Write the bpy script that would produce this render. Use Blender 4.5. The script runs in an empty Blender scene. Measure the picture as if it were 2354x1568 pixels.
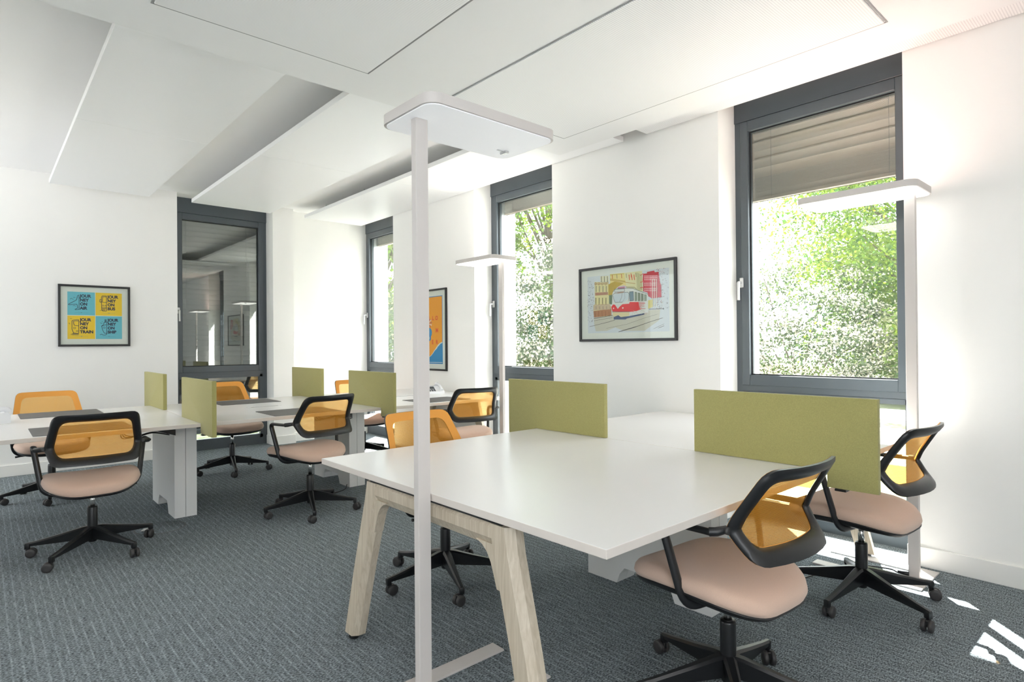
import bpy, bmesh, math, random
import numpy as np
from mathutils import Vector, Matrix

random.seed(7)
PI = math.pi
D = bpy.data
SC = bpy.context.scene
COL = SC.collection

# ------------------------------------------------------------------ camera
F_PX = 1369.23
yaw, pitch, roll = math.radians(41.765), math.radians(0.305), math.radians(-0.4914)
fw = Vector((math.sin(yaw)*math.cos(pitch), math.cos(yaw)*math.cos(pitch), math.sin(pitch)))
rt = Vector((math.cos(yaw), -math.sin(yaw), 0))
up = rt.cross(fw)
r2 = rt*math.cos(roll) + up*math.sin(roll)
u2 = -rt*math.sin(roll) + up*math.cos(roll)
cam = D.objects.new('camera', D.cameras.new('camera'))
COL.objects.link(cam)
cam.data.sensor_width = 36.0
cam.data.lens = F_PX/2354*36.0
cam.data.clip_start = 0.05
cam.data.clip_end = 200
m = Matrix((r2, u2, -fw)).transposed().to_4x4()
m.translation = Vector((0, 0, 1.22))
cam.matrix_world = m
SC.camera = cam

# ------------------------------------------------------------------ light and exposure
SC.view_settings.view_transform = 'Standard'
SC.view_settings.look = 'None'
SC.view_settings.gamma = 1.0
SC.view_settings.use_curve_mapping = False
SC.view_settings.exposure = 0.81
SC.cycles.use_denoising = True
SC.cycles.max_bounces = 12
SC.cycles.diffuse_bounces = 8
SC.cycles.transparent_max_bounces = 16
SC.cycles.caustics_reflective = False
SC.cycles.caustics_refractive = False
SC.cycles.sample_clamp_indirect = 6.0

world = D.worlds.new('sky')
SC.world = world
world.use_nodes = True
bg = world.node_tree.nodes['Background']
bg.inputs[0].default_value = (0.90, 0.95, 1.0, 1)
bg.inputs[1].default_value = 4.6

sun = D.objects.new('sun', D.lights.new('sun', 'SUN'))
COL.objects.link(sun)
sun.data.energy = 42.0
sun.data.angle = math.radians(0.6)
sun.data.color = (1.0, 0.965, 0.93)
el = math.radians(51)
sd = Vector((-0.745*math.cos(el), -0.667*math.cos(el), -math.sin(el)))
sun.rotation_euler = sd.to_track_quat('-Z', 'Y').to_euler()


def portal(loc, size, direction):
    """light portal: only steers the sky light's sampling to an opening"""
    l = D.lights.new('portal', 'AREA')
    l.shape = 'RECTANGLE'; l.size, l.size_y = size
    l.cycles.is_portal = True
    o = D.objects.new('portal', l); COL.objects.link(o)
    o.location = loc
    o.rotation_euler = Vector(direction).to_track_quat('-Z', 'Z').to_euler()


# ------------------------------------------------------------------ materials
def lin(c):
    return tuple(((v/255)/12.92 if v/255 <= 0.04045 else ((v/255+0.055)/1.055)**2.4) for v in c)


def mat(name, rgb, rough=0.6, metal=0.0, spec=0.5, noise=0.0, nscale=40, bump=0.0, bscale=200, coat=0, sheen=0):
    m = D.materials.new(name); m.use_nodes = True
    nt = m.node_tree; b = nt.nodes['Principled BSDF']
    c = lin(rgb)
    b.inputs['Base Color'].default_value = (*c, 1)
    b.inputs['Roughness'].default_value = rough
    b.inputs['Metallic'].default_value = metal
    b.inputs['Specular IOR Level'].default_value = spec
    b.inputs['Coat Weight'].default_value = coat
    b.inputs['Sheen Weight'].default_value = sheen
    if noise or bump:
        tc = nt.nodes.new('ShaderNodeTexCoord')
    if noise:
        n = nt.nodes.new('ShaderNodeTexNoise'); n.inputs['Scale'].default_value = nscale
        n.inputs['Detail'].default_value = 4
        r = nt.nodes.new('ShaderNodeMixRGB'); r.blend_type = 'MIX'
        nt.links.new(tc.outputs['Object'], n.inputs['Vector'])
        nt.links.new(n.outputs['Fac'], r.inputs[0])
        r.inputs[1].default_value = (*[min(1, v*(1-noise)) for v in c], 1)
        r.inputs[2].default_value = (*[min(1, v*(1+noise)) for v in c], 1)
        nt.links.new(r.outputs[0], b.inputs['Base Color'])
    if bump:
        n2 = nt.nodes.new('ShaderNodeTexNoise'); n2.inputs['Scale'].default_value = bscale
        nt.links.new(tc.outputs['Object'], n2.inputs['Vector'])
        bp = nt.nodes.new('ShaderNodeBump'); bp.inputs['Strength'].default_value = bump
        bp.inputs['Distance'].default_value = 0.002
        nt.links.new(n2.outputs['Fac'], bp.inputs['Height'])
        nt.links.new(bp.outputs[0], b.inputs['Normal'])
    return m


def emit(name, rgb, strength, base=(240, 240, 240)):
    m = mat(name, base, 0.5)
    b = m.node_tree.nodes['Principled BSDF']
    b.inputs['Emission Color'].default_value = (*rgb, 1)
    b.inputs['Emission Strength'].default_value = strength
    return m


M = {}
M['wall'] = mat('wall_paint', (242, 241, 238), 0.9, noise=0.01, nscale=3, bump=0.1, bscale=300, spec=0.2)
M['ceil'] = mat('ceiling_paint', (245, 244, 243), 0.85, spec=0.2, noise=0.008, nscale=4)
M['ceil2'] = mat('soffit_paint', (240, 240, 239), 0.85, spec=0.2)
M['panelw'] = mat('panel_white', (245, 245, 245), 0.35, spec=0.4, noise=0.005, nscale=6)
M['base'] = mat('baseboard_white', (238, 237, 233), 0.45)
M['frame'] = mat('window_grey', (72, 80, 86), 0.35, spec=0.6, noise=0.03, nscale=10)
M['gasket'] = mat('gasket_black', (22, 24, 26), 0.6)
M['facade'] = mat('facade_white', (225, 228, 230), 0.8, noise=0.02)
M['rail'] = mat('aluminium', (190, 196, 200), 0.35, 0.8)
M['slat'] = mat('blind_slat', (132, 118, 102), 0.5, 0.0, noise=0.02, nscale=4)
M['slatd'] = mat('blind_slat_dark', (66, 66, 66), 0.5)
M['chrome'] = mat('chrome', (210, 210, 208), 0.18, 1.0)
M['silver'] = mat('silver', (205, 205, 205), 0.3, 0.6)
M['desk'] = mat('desk_white', (232, 231, 230), 0.27, spec=0.45, noise=0.006, nscale=8)
M['deskedge'] = mat('desk_edge', (214, 206, 198), 0.5)
M['boxw'] = mat('pedestal_white', (226, 226, 224), 0.5, noise=0.01)
M['black'] = mat('black_plastic', (24, 25, 27), 0.38, spec=0.5, noise=0.1, nscale=80)
M['blackm'] = mat('black_satin', (20, 21, 23), 0.33, spec=0.55)
M['tyre'] = mat('caster_tyre', (52, 50, 50), 0.5)
M['matd'] = mat('desk_mat_grey', (88, 86, 86), 0.55, noise=0.05, nscale=90)
M['phone'] = mat('phone_white', (232, 233, 236), 0.35)
M['phoneg'] = mat('phone_grey', (70, 74, 78), 0.4)
M['lampw'] = mat('lamp_white', (206, 200, 196), 0.45, noise=0.006)
M['matboard'] = mat('mat_board', (226, 226, 218), 0.8)
M['pframe'] = mat('picture_frame_black', (30, 30, 31), 0.4)
M['grass'] = mat('grass', (74, 82, 46), 0.9, noise=0.5, nscale=30, bump=1, bscale=60)
M['path'] = mat('path', (206, 204, 200), 0.9, noise=0.06, nscale=12)
M['bark'] = mat('bark', (84, 76, 62), 0.9, noise=0.2, nscale=14)


def seat_mat():
    m = mat('seat_fabric', (206, 177, 158), 0.85, noise=0.07, nscale=350, bump=0.35, bscale=900, sheen=0.3)
    return m
M['seat'] = seat_mat()
M['felt'] = mat('felt_green', (156, 151, 98), 0.95, noise=0.22, nscale=260, bump=0.4, bscale=700, sheen=0.2, spec=0.1)


def wood_mat():
    m = D.materials.new('ash_wood'); m.use_nodes = True
    nt = m.node_tree; b = nt.nodes['Principled BSDF']
    tc = nt.nodes.new('ShaderNodeTexCoord'); mp = nt.nodes.new('ShaderNodeMapping')
    mp.inputs['Scale'].default_value = (30, 30, 2.0)
    n = nt.nodes.new('ShaderNodeTexNoise'); n.inputs['Scale'].default_value = 3; n.inputs['Detail'].default_value = 6
    n.inputs['Distortion'].default_value = 0.6
    cr = nt.nodes.new('ShaderNodeValToRGB')
    cr.color_ramp.elements[0].position = 0.3; cr.color_ramp.elements[0].color = (*lin((176, 163, 143)), 1)
    cr.color_ramp.elements[1].position = 0.75; cr.color_ramp.elements[1].color = (*lin((203, 192, 174)), 1)
    nt.links.new(tc.outputs['Object'], mp.inputs[0]); nt.links.new(mp.outputs[0], n.inputs['Vector'])
    nt.links.new(n.outputs['Fac'], cr.inputs[0]); nt.links.new(cr.outputs[0], b.inputs['Base Color'])
    b.inputs['Roughness'].default_value = 0.5
    return m
M['wood'] = wood_mat()


def carpet_mat():
    m = D.materials.new('carpet'); m.use_nodes = True
    nt = m.node_tree; b = nt.nodes['Principled BSDF']; L = nt.links.new
    tc = nt.nodes.new('ShaderNodeTexCoord')
    # long fine lines running along +Y, broken up into dashes
    mp = nt.nodes.new('ShaderNodeMapping'); mp.inputs['Scale'].default_value = (70, 12, 1)
    n1 = nt.nodes.new('ShaderNodeTexNoise'); n1.inputs['Scale'].default_value = 1.0; n1.inputs['Detail'].default_value = 2
    L(tc.outputs['Object'], mp.inputs[0]); L(mp.outputs[0], n1.inputs['Vector'])
    mp2 = nt.nodes.new('ShaderNodeMapping'); mp2.inputs['Scale'].default_value = (1, 1, 1)
    w = nt.nodes.new('ShaderNodeTexWave'); w.wave_type = 'BANDS'; w.bands_direction = 'X'
    w.inputs['Scale'].default_value = 9.0; w.inputs['Distortion'].default_value = 0.35; w.inputs['Detail Scale'].default_value = 3
    L(tc.outputs['Object'], w.inputs['Vector'])
    pw = nt.nodes.new('ShaderNodeMath'); pw.operation = 'POWER'; pw.inputs[1].default_value = 12
    L(w.outputs['Fac'], pw.inputs[0])
    # tuft weave: short cross marks
    mp3 = nt.nodes.new('ShaderNodeMapping'); mp3.inputs['Scale'].default_value = (105, 190, 1)
    n2 = nt.nodes.new('ShaderNodeTexNoise'); n2.inputs['Scale'].default_value = 1.0; n2.inputs['Detail'].default_value = 1
    L(tc.outputs['Object'], mp3.inputs[0]); L(mp3.outputs[0], n2.inputs['Vector'])
    brk = nt.nodes.new('ShaderNodeMath'); brk.operation = 'MULTIPLY'
    L(pw.outputs[0], brk.inputs[0]); L(n1.outputs['Fac'], brk.inputs[1])
    s1 = nt.nodes.new('ShaderNodeMath'); s1.operation = 'MULTIPLY_ADD'
    L(n2.outputs['Fac'], s1.inputs[0]); s1.inputs[1].default_value = 1.35; s1.inputs[2].default_value = -0.34
    s2 = nt.nodes.new('ShaderNodeMath'); s2.operation = 'MULTIPLY_ADD'
    L(brk.outputs[0], s2.inputs[0]); s2.inputs[1].default_value = 0.30; L(s1.outputs[0], s2.inputs[2])
    s3 = nt.nodes.new('ShaderNodeMath'); s3.operation = 'MULTIPLY_ADD'
    L(n1.outputs['Fac'], s3.inputs[0]); s3.inputs[1].default_value = 0.34; L(s2.outputs[0], s3.inputs[2])
    cr = nt.nodes.new('ShaderNodeValToRGB')
    cr.color_ramp.elements[0].position = 0.28; cr.color_ramp.elements[0].color = (*lin((66, 72, 75)), 1)
    cr.color_ramp.elements[1].position = 1.0; cr.color_ramp.elements[1].color = (*lin((168, 179, 184)), 1)
    L(s3.outputs[0], cr.inputs[0]); L(cr.outputs[0], b.inputs['Base Color'])
    b.inputs['Roughness'].default_value = 0.95
    b.inputs['Specular IOR Level'].default_value = 0.15
    bp = nt.nodes.new('ShaderNodeBump'); bp.inputs['Strength'].default_value = 0.6; bp.inputs['Distance'].default_value = 0.004
    L(s3.outputs[0], bp.inputs['Height']); L(bp.outputs[0], b.inputs['Normal'])
    return m
M['carpet'] = carpet_mat()


def perf_mat():
    m = D.materials.new('perforated_panel'); m.use_nodes = True
    nt = m.node_tree; b = nt.nodes['Principled BSDF']; L = nt.links.new
    tc = nt.nodes.new('ShaderNodeTexCoord')
    w = nt.nodes.new('ShaderNodeTexWave'); w.bands_direction = 'Y'; w.inputs['Scale'].default_value = 28
    L(tc.outputs['Object'], w.inputs['Vector'])
    cr = nt.nodes.new('ShaderNodeValToRGB')
    cr.color_ramp.elements[0].position = 0.25; cr.color_ramp.elements[0].color = (*lin((226, 226, 226)), 1)
    cr.color_ramp.elements[1].position = 0.5; cr.color_ramp.elements[1].color = (*lin((246, 246, 245)), 1)
    L(w.outputs['Fac'], cr.inputs[0]); L(cr.outputs[0], b.inputs['Base Color'])
    b.inputs['Roughness'].default_value = 0.6
    return m
M['perf'] = perf_mat()


def glass_mat(name, f0):
    m = D.materials.new(name); m.use_nodes = True
    nt = m.node_tree; L = nt.links.new
    nt.nodes.remove(nt.nodes['Principled BSDF'])
    out = nt.nodes['Material Output']
    tr = nt.nodes.new('ShaderNodeBsdfTransparent'); tr.inputs[0].default_value = (0.97, 0.985, 0.98, 1)
    gl = nt.nodes.new('ShaderNodeBsdfGlossy'); gl.inputs['Roughness'].default_value = 0.0
    gl.inputs[0].default_value = (0.95, 1, 0.98, 1)
    lw = nt.nodes.new('ShaderNodeLayerWeight'); lw.inputs['Blend'].default_value = 0.5
    pw = nt.nodes.new('ShaderNodeMath'); pw.operation = 'POWER'; pw.inputs[1].default_value = 5
    fr = nt.nodes.new('ShaderNodeMath'); fr.operation = 'MULTIPLY_ADD'
    fr.inputs[1].default_value = 1-f0; fr.inputs[2].default_value = f0
    L(lw.outputs['Facing'], pw.inputs[0]); L(pw.outputs[0], fr.inputs[0])
    mx = nt.nodes.new('ShaderNodeMixShader')
    L(fr.outputs[0], mx.inputs[0]); L(tr.outputs[0], mx.inputs[1]); L(gl.outputs[0], mx.inputs[2])
    L(mx.outputs[0], out.inputs[0])
    return m
M['glass'] = glass_mat('window_glass', 0.12)     # coated insulating glass, both faces
M['pglass'] = glass_mat('picture_glass', 0.012)


def mesh_mat():
    """see-through orange netting"""
    m = D.materials.new('orange_net'); m.use_nodes = True
    nt = m.node_tree; L = nt.links.new
    b = nt.nodes['Principled BSDF']; out = nt.nodes['Material Output']
    b.inputs['Base Color'].default_value = (*lin((250, 172, 62)), 1)
    b.inputs['Roughness'].default_value = 0.6
    tl = nt.nodes.new('ShaderNodeBsdfTranslucent'); tl.inputs[0].default_value = (*lin((250, 165, 40)), 1)
    tr = nt.nodes.new('ShaderNodeBsdfTransparent'); tr.inputs[0].default_value = (1.0, 0.74, 0.36, 1)
    m1 = nt.nodes.new('ShaderNodeMixShader'); m1.inputs[0].default_value = 0.35
    L(b.outputs[0], m1.inputs[1]); L(tl.outputs[0], m1.inputs[2])
    m2 = nt.nodes.new('ShaderNodeMixShader')
    tc = nt.nodes.new('ShaderNodeTexCoord')
    w = nt.nodes.new('ShaderNodeTexWave'); w.bands_direction = 'Z'; w.inputs['Scale'].default_value = 90
    L(tc.outputs['Object'], w.inputs['Vector'])
    ma = nt.nodes.new('ShaderNodeMath'); ma.operation = 'MULTIPLY_ADD'
    L(w.outputs['Fac'], ma.inputs[0]); ma.inputs[1].default_value = 0.16; ma.inputs[2].default_value = 0.52
    L(ma.outputs[0], m2.inputs[0])
    L(m1.outputs[0], m2.inputs[1]); L(tr.outputs[0], m2.inputs[2]); L(m2.outputs[0], out.inputs[0])
    return m
M['net'] = mesh_mat()
M['orange'] = mat('orange_fabric', (222, 154, 68), 0.8, noise=0.05, nscale=400)


def leaf_mat(name, c1, c2, trans=0.45):
    m = D.materials.new(name); m.use_nodes = True
    nt = m.node_tree; L = nt.links.new
    b = nt.nodes['Principled BSDF']; out = nt.nodes['Material Output']
    tc = nt.nodes.new('ShaderNodeTexCoord')
    n = nt.nodes.new('ShaderNodeTexNoise'); n.inputs['Scale'].default_value = 2.2; n.inputs['Detail'].default_value = 5
    L(tc.outputs['Object'], n.inputs['Vector'])
    cr = nt.nodes.new('ShaderNodeValToRGB')
    cr.color_ramp.elements[0].position = 0.35; cr.color_ramp.elements[0].color = (*lin(c1), 1)
    cr.color_ramp.elements[1].position = 0.65; cr.color_ramp.elements[1].color = (*lin(c2), 1)
    L(n.outputs['Fac'], cr.inputs[0]); L(cr.outputs[0], b.inputs['Base Color'])
    b.inputs['Roughness'].default_value = 0.5
    tl = nt.nodes.new('ShaderNodeBsdfTranslucent'); L(cr.outputs[0], tl.inputs[0])
    mx = nt.nodes.new('ShaderNodeMixShader'); mx.inputs[0].default_value = trans
    L(b.outputs[0], mx.inputs[1]); L(tl.outputs[0], mx.inputs[2]); L(mx.outputs[0], out.inputs[0])
    return m
M['leafg'] = leaf_mat('leaf_green', (56, 98, 36), (120, 136, 34))
M['leafd'] = leaf_mat('leaf_bush', (50, 74, 42), (80, 96, 54))
M['blossom'] = leaf_mat('blossom_white', (176, 170, 154), (214, 209, 196), 0.3)
M['pinkb'] = leaf_mat('blossom_pale', (130, 134, 84), (168, 168, 132), 0.4)

# ------------------------------------------------------------------ mesh helpers


def B():
    return bmesh.new()


def bx(bm, a, b, bev=0.0, segs=2, mi=0):
    lo = [min(a[i], b[i]) for i in range(3)]; hi = [max(a[i], b[i]) for i in range(3)]
    v = [bm.verts.new((x, y, z)) for x in (lo[0], hi[0]) for y in (lo[1], hi[1]) for z in (lo[2], hi[2])]
    fs = [bm.faces.new([v[i] for i in q]) for q in
          ((0, 1, 3, 2), (4, 6, 7, 5), (0, 4, 5, 1), (2, 3, 7, 6), (0, 2, 6, 4), (1, 5, 7, 3))]
    for f in fs: f.material_index = mi
    if bev:
        es = {e for f in fs for e in f.edges}
        bmesh.ops.bevel(bm, geom=list(es), offset=bev, segments=segs, profile=0.5, affect='EDGES')
    return bm


def prism(bm, poly, axis, a, b, mi=0):
    """extrude 2D polygon; axis: 'x','y','z' = extrusion axis; poly in the two other axes in order"""
    def P(p, t):
        return {'x': (t, p[0], p[1]), 'y': (p[0], t, p[1]), 'z': (p[0], p[1], t)}[axis]
    v0 = [bm.verts.new(P(p, a)) for p in poly]; v1 = [bm.verts.new(P(p, b)) for p in poly]
    n = len(poly)
    fs = [bm.faces.new(v0), bm.faces.new(v1[::-1])]
    for i in range(n):
        fs.append(bm.faces.new((v0[i], v1[i], v1[(i+1) % n], v0[(i+1) % n])))
    for f in fs: f.material_index = mi
    bmesh.ops.recalc_face_normals(bm, faces=fs)
    return fs


def tube(bm, pts, r, seg=10, r2=None, cap=True):
    """swept tube; r = radius or list; r2 = second radius for a flat bar"""
    pts = [Vector(p) for p in pts]; n = len(pts)
    rs = r if isinstance(r, (list, tuple)) else [r]*n
    tans = [(pts[min(i+1, n-1)]-pts[max(i-1, 0)]).normalized() for i in range(n)]
    ref = Vector((0, 0, 1)) if abs(tans[0].z) < 0.9 else Vector((1, 0, 0))
    nrm = (ref - tans[0]*ref.dot(tans[0])).normalized()
    rings = []
    for i in range(n):
        t = tans[i]
        nrm = (nrm - t*nrm.dot(t)).normalized()
        bn = t.cross(nrm)
        k = (r2/rs[i]) if r2 else 1
        rings.append([bm.verts.new(pts[i] + (nrm*math.cos(2*PI*j/seg) + bn*math.sin(2*PI*j/seg)*k)*rs[i]) for j in range(seg)])
    for i in range(n-1):
        for j in range(seg):
            f = bm.faces.new((rings[i][j], rings[i][(j+1) % seg], rings[i+1][(j+1) % seg], rings[i+1][j])); f.smooth = True
    if cap:
        bm.faces.new(rings[0][::-1]); bm.faces.new(rings[-1])


def lathe(bm, prof, seg=24, c=(0, 0, 0), axis='z', mi=0):
    """prof = [(r, h)]"""
    rings = []
    for r, h in prof:
        ring = []
        for j in range(seg):
            a = 2*PI*j/seg
            p = (r*math.cos(a), r*math.sin(a), h)
            if axis == 'x': p = (h, p[0], p[1])
            if axis == 'y': p = (p[0], h, p[1])
            ring.append(bm.verts.new((c[0]+p[0], c[1]+p[1], c[2]+p[2])))
        rings.append(ring)
    fs = []
    for i in range(len(rings)-1):
        for j in range(seg):
            f = bm.faces.new((rings[i][j], rings[i][(j+1) % seg], rings[i+1][(j+1) % seg], rings[i+1][j])); f.smooth = True; fs.append(f)
    fs.append(bm.faces.new(rings[0][::-1])); fs.append(bm.faces.new(rings[-1]))
    for f in fs: f.material_index = mi
    bmesh.ops.recalc_face_normals(bm, faces=fs)


def bez(pts, n=8):
    """smooth path through points (Catmull-Rom)"""
    P_ = [Vector(p) for p in pts]; P_ = [P_[0]*2-P_[1]] + P_ + [P_[-1]*2-P_[-2]]
    out = []
    for i in range(1, len(P_)-2):
        for k in range(n):
            t = k/n
            out.append(0.5*((2*P_[i]) + (-P_[i-1]+P_[i+1])*t + (2*P_[i-1]-5*P_[i]+4*P_[i+1]-P_[i+2])*t*t + (-P_[i-1]+3*P_[i]-3*P_[i+1]+P_[i+2])*t**3))
    out.append(P_[-2])
    return out


def corner_path(pts, rad, n=6):
    """polyline with rounded corners"""
    P_ = [Vector(p) for p in pts]; out = [P_[0]]
    for i in range(1, len(P_)-1):
        a, b, c = P_[i-1], P_[i], P_[i+1]
        r = rad[i-1] if isinstance(rad, (list, tuple)) else rad
        d1 = (a-b); d2 = (c-b); r = min(r, d1.length*0.49, d2.length*0.49)
        p = b+d1.normalized()*r; q = b+d2.normalized()*r
        for k in range(n+1):
            t = k/n; out.append(p*(1-t)**2 + b*2*t*(1-t) + q*t*t)
    out.append(P_[-1])
    return out


def obj(name, bm, material, parent=None, smooth=None, label=None):
    me = D.meshes.new(name)
    bm.to_mesh(me); bm.free()
    for mm in (material if isinstance(material, (list, tuple)) else [material]):
        me.materials.append(mm)
    if smooth is not None:
        for p in me.polygons: p.use_smooth = True
        try:
            me.set_sharp_from_angle(angle=math.radians(smooth))
        except Exception:
            pass
    o = D.objects.new(name, me); COL.objects.link(o)
    if parent: o.parent = parent
    if label: o['label'] = label
    return o


def thing(name, label, cat, loc=(0, 0, 0), rz=0, group=None):
    o = D.objects.new(name, None); COL.objects.link(o); o.empty_display_size = 0.1
    o.location = loc; o.rotation_euler = (0, 0, rz)
    o['label'] = label; o['category'] = cat
    if group: o['group'] = group
    return o


def tag(o, label, cat, group=None):
    o['label'] = label; o['category'] = cat
    if group: o['group'] = group
    return o


def struct(name, bm, m, parent=None, label=None, smooth=None):
    o = obj(name, bm, m, parent, smooth)
    if not parent: o['kind'] = 'structure'
    if label: o['label'] = label
    return o


def dup(root, loc, rz, label, group=None):
    r = root.copy(); COL.objects.link(r); r.location = loc; r.rotation_euler = (0, 0, rz)
    r['label'] = label
    if group: r['group'] = group

    def kids(src, dst):
        for ch in list(src.children):
            c = ch.copy(); COL.objects.link(c); c.parent = dst
            kids(ch, c)
    kids(root, r)
    return r


# ------------------------------------------------------------------ the room
XW = 3.80      # inner face of the window wall
XF = 4.02      # inner face of the window frames
XO = 4.37      # outer face
YB = 7.436     # back wall face
YR = 7.56      # recessed part of the back wall
ZC = 2.95      # high ceiling
XL, YN = -2.6, -2.4

b = B(); bx(b, (XL-.2, YN-.2, -0.12), (XO, 8.0, 0)); struct('floor', b, M['carpet'], label='dark blue-grey loop carpet with fine light lines')
b = B(); bx(b, (XL-.2, YN-.2, ZC), (XO, 8.0, ZC+.15)); struct('ceiling', b, M['ceil'], label='high white ceiling above the hanging panels')

WIN = [(1.003, 2.103), (3.703, 4.827), (6.44, 7.56)]
b = B()
for y0, y1 in ((YN-.2, WIN[0][0]), (WIN[0][1], WIN[1][0]), (WIN[1][1], WIN[2][0]), (YR, 8.0)):
    bx(b, (XW, y0, 0), (XO, y1, ZC))
for y0, y1 in WIN:    # outer lintel and outer sill
    bx(b, (4.24, y0, 2.655), (XO, y1, ZC)); bx(b, (4.12, y0, -.1), (XO, y1, 0.0))
struct('wall_right', b, M['wall'], label='white window wall with three tall openings')
b = B()
bx(b, (XL-.2, YB, 0), (1.644, 8.0, ZC)); bx(b, (2.697, YB, 0), (2.955, 8.0, ZC)); bx(b, (2.955, YR, 0), (XW+.001, 8.0, ZC))
bx(b, (1.644, 7.86, 2.70), (2.697, 8.0, ZC))
struct('wall_back', b, M['wall'], label='white end wall')
# walls out of view; unglazed openings added in them to let in fill light
b = B()
bx(b, (XL-.2, YN, 0), (XL, YB, 0.75)); bx(b, (XL-.2, YN, 2.6), (XL, YB, ZC))
for y0, y1 in ((YN, -1.4), (-.6, 5.8), (7.3, YB)): bx(b, (XL-.2, y0, .75), (XL, y1, 2.6))
struct('wall_left', b, M['wall'])
b = B()
bx(b, (XL-.2, YN-.2, 0), (XW, YN, 0.75)); bx(b, (XL-.2, YN-.2, 2.6), (XW, YN, ZC))
for x0, x1 in ((XL, -2.0), (0.0, XW)): bx(b, (x0, YN-.2, .75), (x1, YN, 2.6))
struct('wall_front', b, M['wall'])
for y0, y1 in ((-1.4, -.6), (5.8, 7.3)): portal((XL-.21, (y0+y1)/2, 1.675), (y1-y0, 1.85), (1, 0, 0))
for x0, x1 in ((-2.0, .0),): portal(((x0+x1)/2, YN-.21, 1.675), (x1-x0, 1.85), (0, 1, 0))
for y0, y1 in WIN: portal((XO+.02, (y0+y1)/2, 1.35), (y1-y0, 2.7), (-1, 0, 0))

# baseboards
def base(name, boxes):
    b = B()
    for a, c in boxes: bx(b, a, c, 0.002, 1)
    struct(name, b, M['base'])
H = 0.108; T = 0.014
base('baseboard_right', [((XW-T, YN, 0), (XW, WIN[0][0], H)), ((XW-T, WIN[0][1], 0), (XW, WIN[1][0], H)), ((XW-T, WIN[1][1], 0), (XW, WIN[2][0], H)),
     ((XW-T, WIN[0][1]-T, 0), (XF, WIN[0][1], H)), ((XW-T, WIN[1][1]-T, 0), (XF, WIN[1][1], H)), ((2.95, YR-T, 0), (XF, YR, H))])
base('baseboard_back', [((XL, YB-T, 0), (1.644, YB, H)), ((2.697-T, YB-T, 0), (2.955+T, YB, H)), ((2.697-T, YB, 0), (2.697, 7.65, H)), ((2.955, YB, 0), (2.955+T, YR-T, H))])


# windows -----------------------------------------------------------
def window(n, y0, y1, label, blind_z, hand):
    """window in the right wall; built in local x = along y"""
    e = D.objects.new('window_%d' % n, None); COL.objects.link(e); e['kind'] = 'structure'; e['label'] = label
    return e


def win_parts(e, w, to, blind_z, tall):
    """w = opening width; to(u, d, z): u along the opening, d outwards from the frame's inner face"""
    def box(bm, u0, d0, z0, u1, d1, z1, bev=0.0):
        a, c = to(u0, d0, z0), to(u1, d1, z1); bx(bm, a, c, bev, 1)
    f = B()       # outer frame
    fw_ = .055
    box(f, 0, 0.012, 0, fw_, .09, ZC); box(f, w-fw_, 0.012, 0, w, .09, ZC)
    box(f, fw_, 0.012, 0.0, w-fw_, .09, .085); box(f, fw_, .012, .875, w-fw_, .09, .925)
    box(f, 0, 0.0, 2.775, w, .10, ZC, .002)
    obj('window_frame', f, M['frame'], e)
    s = B()       # opening sash of the upper light
    i = .045; q = .098
    box(s, i, 0, .918, q, .075, 2.772, .003); box(s, w-q, 0, .918, w-i, .075, 2.772, .003)
    box(s, q, 0, .918, w-q, .075, .99, .003); box(s, q, 0, 2.70, w-q, .075, 2.772, .003)
    obj('sash', s, M['frame'], e)
    s2 = B()
    box(s2, fw_, .004, .085, fw_+.009, .06, .875); box(s2, w-q+.01, .004, .085, w-fw_, .06, .875)
    box(s2, fw_, .004, .085, w-fw_, .06, .13); box(s2, fw_, .004, .845, w-fw_, .06, .875)
    obj('fixed_frame', s2, M['frame'], e)
    g = B(); box(g, q, .040, .99, w-q, .046, 2.70); obj('upper_pane', g, M['glass'], e)
    g = B(); box(g, fw_+.009, .040, .13, w-q+.01, .046, .845); obj('lower_pane', g, M['glass'], e)
    ga = B()
    for (z0, z1) in ((.99, 2.70),):
        k = .008
        box(ga, q-.003, .030, z0, q+k, .040, z1); box(ga, w-q-k, .030, z0, w-q+.003, .040, z1)
        box(ga, q+k, .030, z0, w-q-k, .040, z0+k); box(ga, q+k, .030, z1-k, w-q-k, .040, z1)
    obj('gasket', ga, M['gasket'], e)
    r = B()       # guide rails outside
    for u in (0.0, w-.03):
        box(r, u, .14, 0.02, u+.03, .22, 2.8, .003)
    box(r, .03, .10, 0, .055, .13, 2.8); box(r, w-.055, .10, 0, w-.03, .13, 2.8)
    obj('guide_rail', r, M['rail'], e)


def handle(e, at, axis):
    h = B()
    # plate, neck and lever
    if axis == 'x':
        f = lambda u, d, z: (at[0]-d, at[1]+u, at[2]+z)
    else:
        f = lambda u, d, z: (at[0]+u, at[1]-d, at[2]+z)
    bx(h, f(-.015, 0, -.035), f(.015, .012, .035), .006, 3)
    tube(h, [f(0, .01, 0), f(0, .05, 0)], .009, 12)
    tube(h, corner_path([f(0, .045, .0), f(.0, .052, -.004), f(0, .052, -.125)], .01), .010, 12)
    obj('window_handle', h, M['silver'], e, smooth=40, label='silver lever handle')


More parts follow.
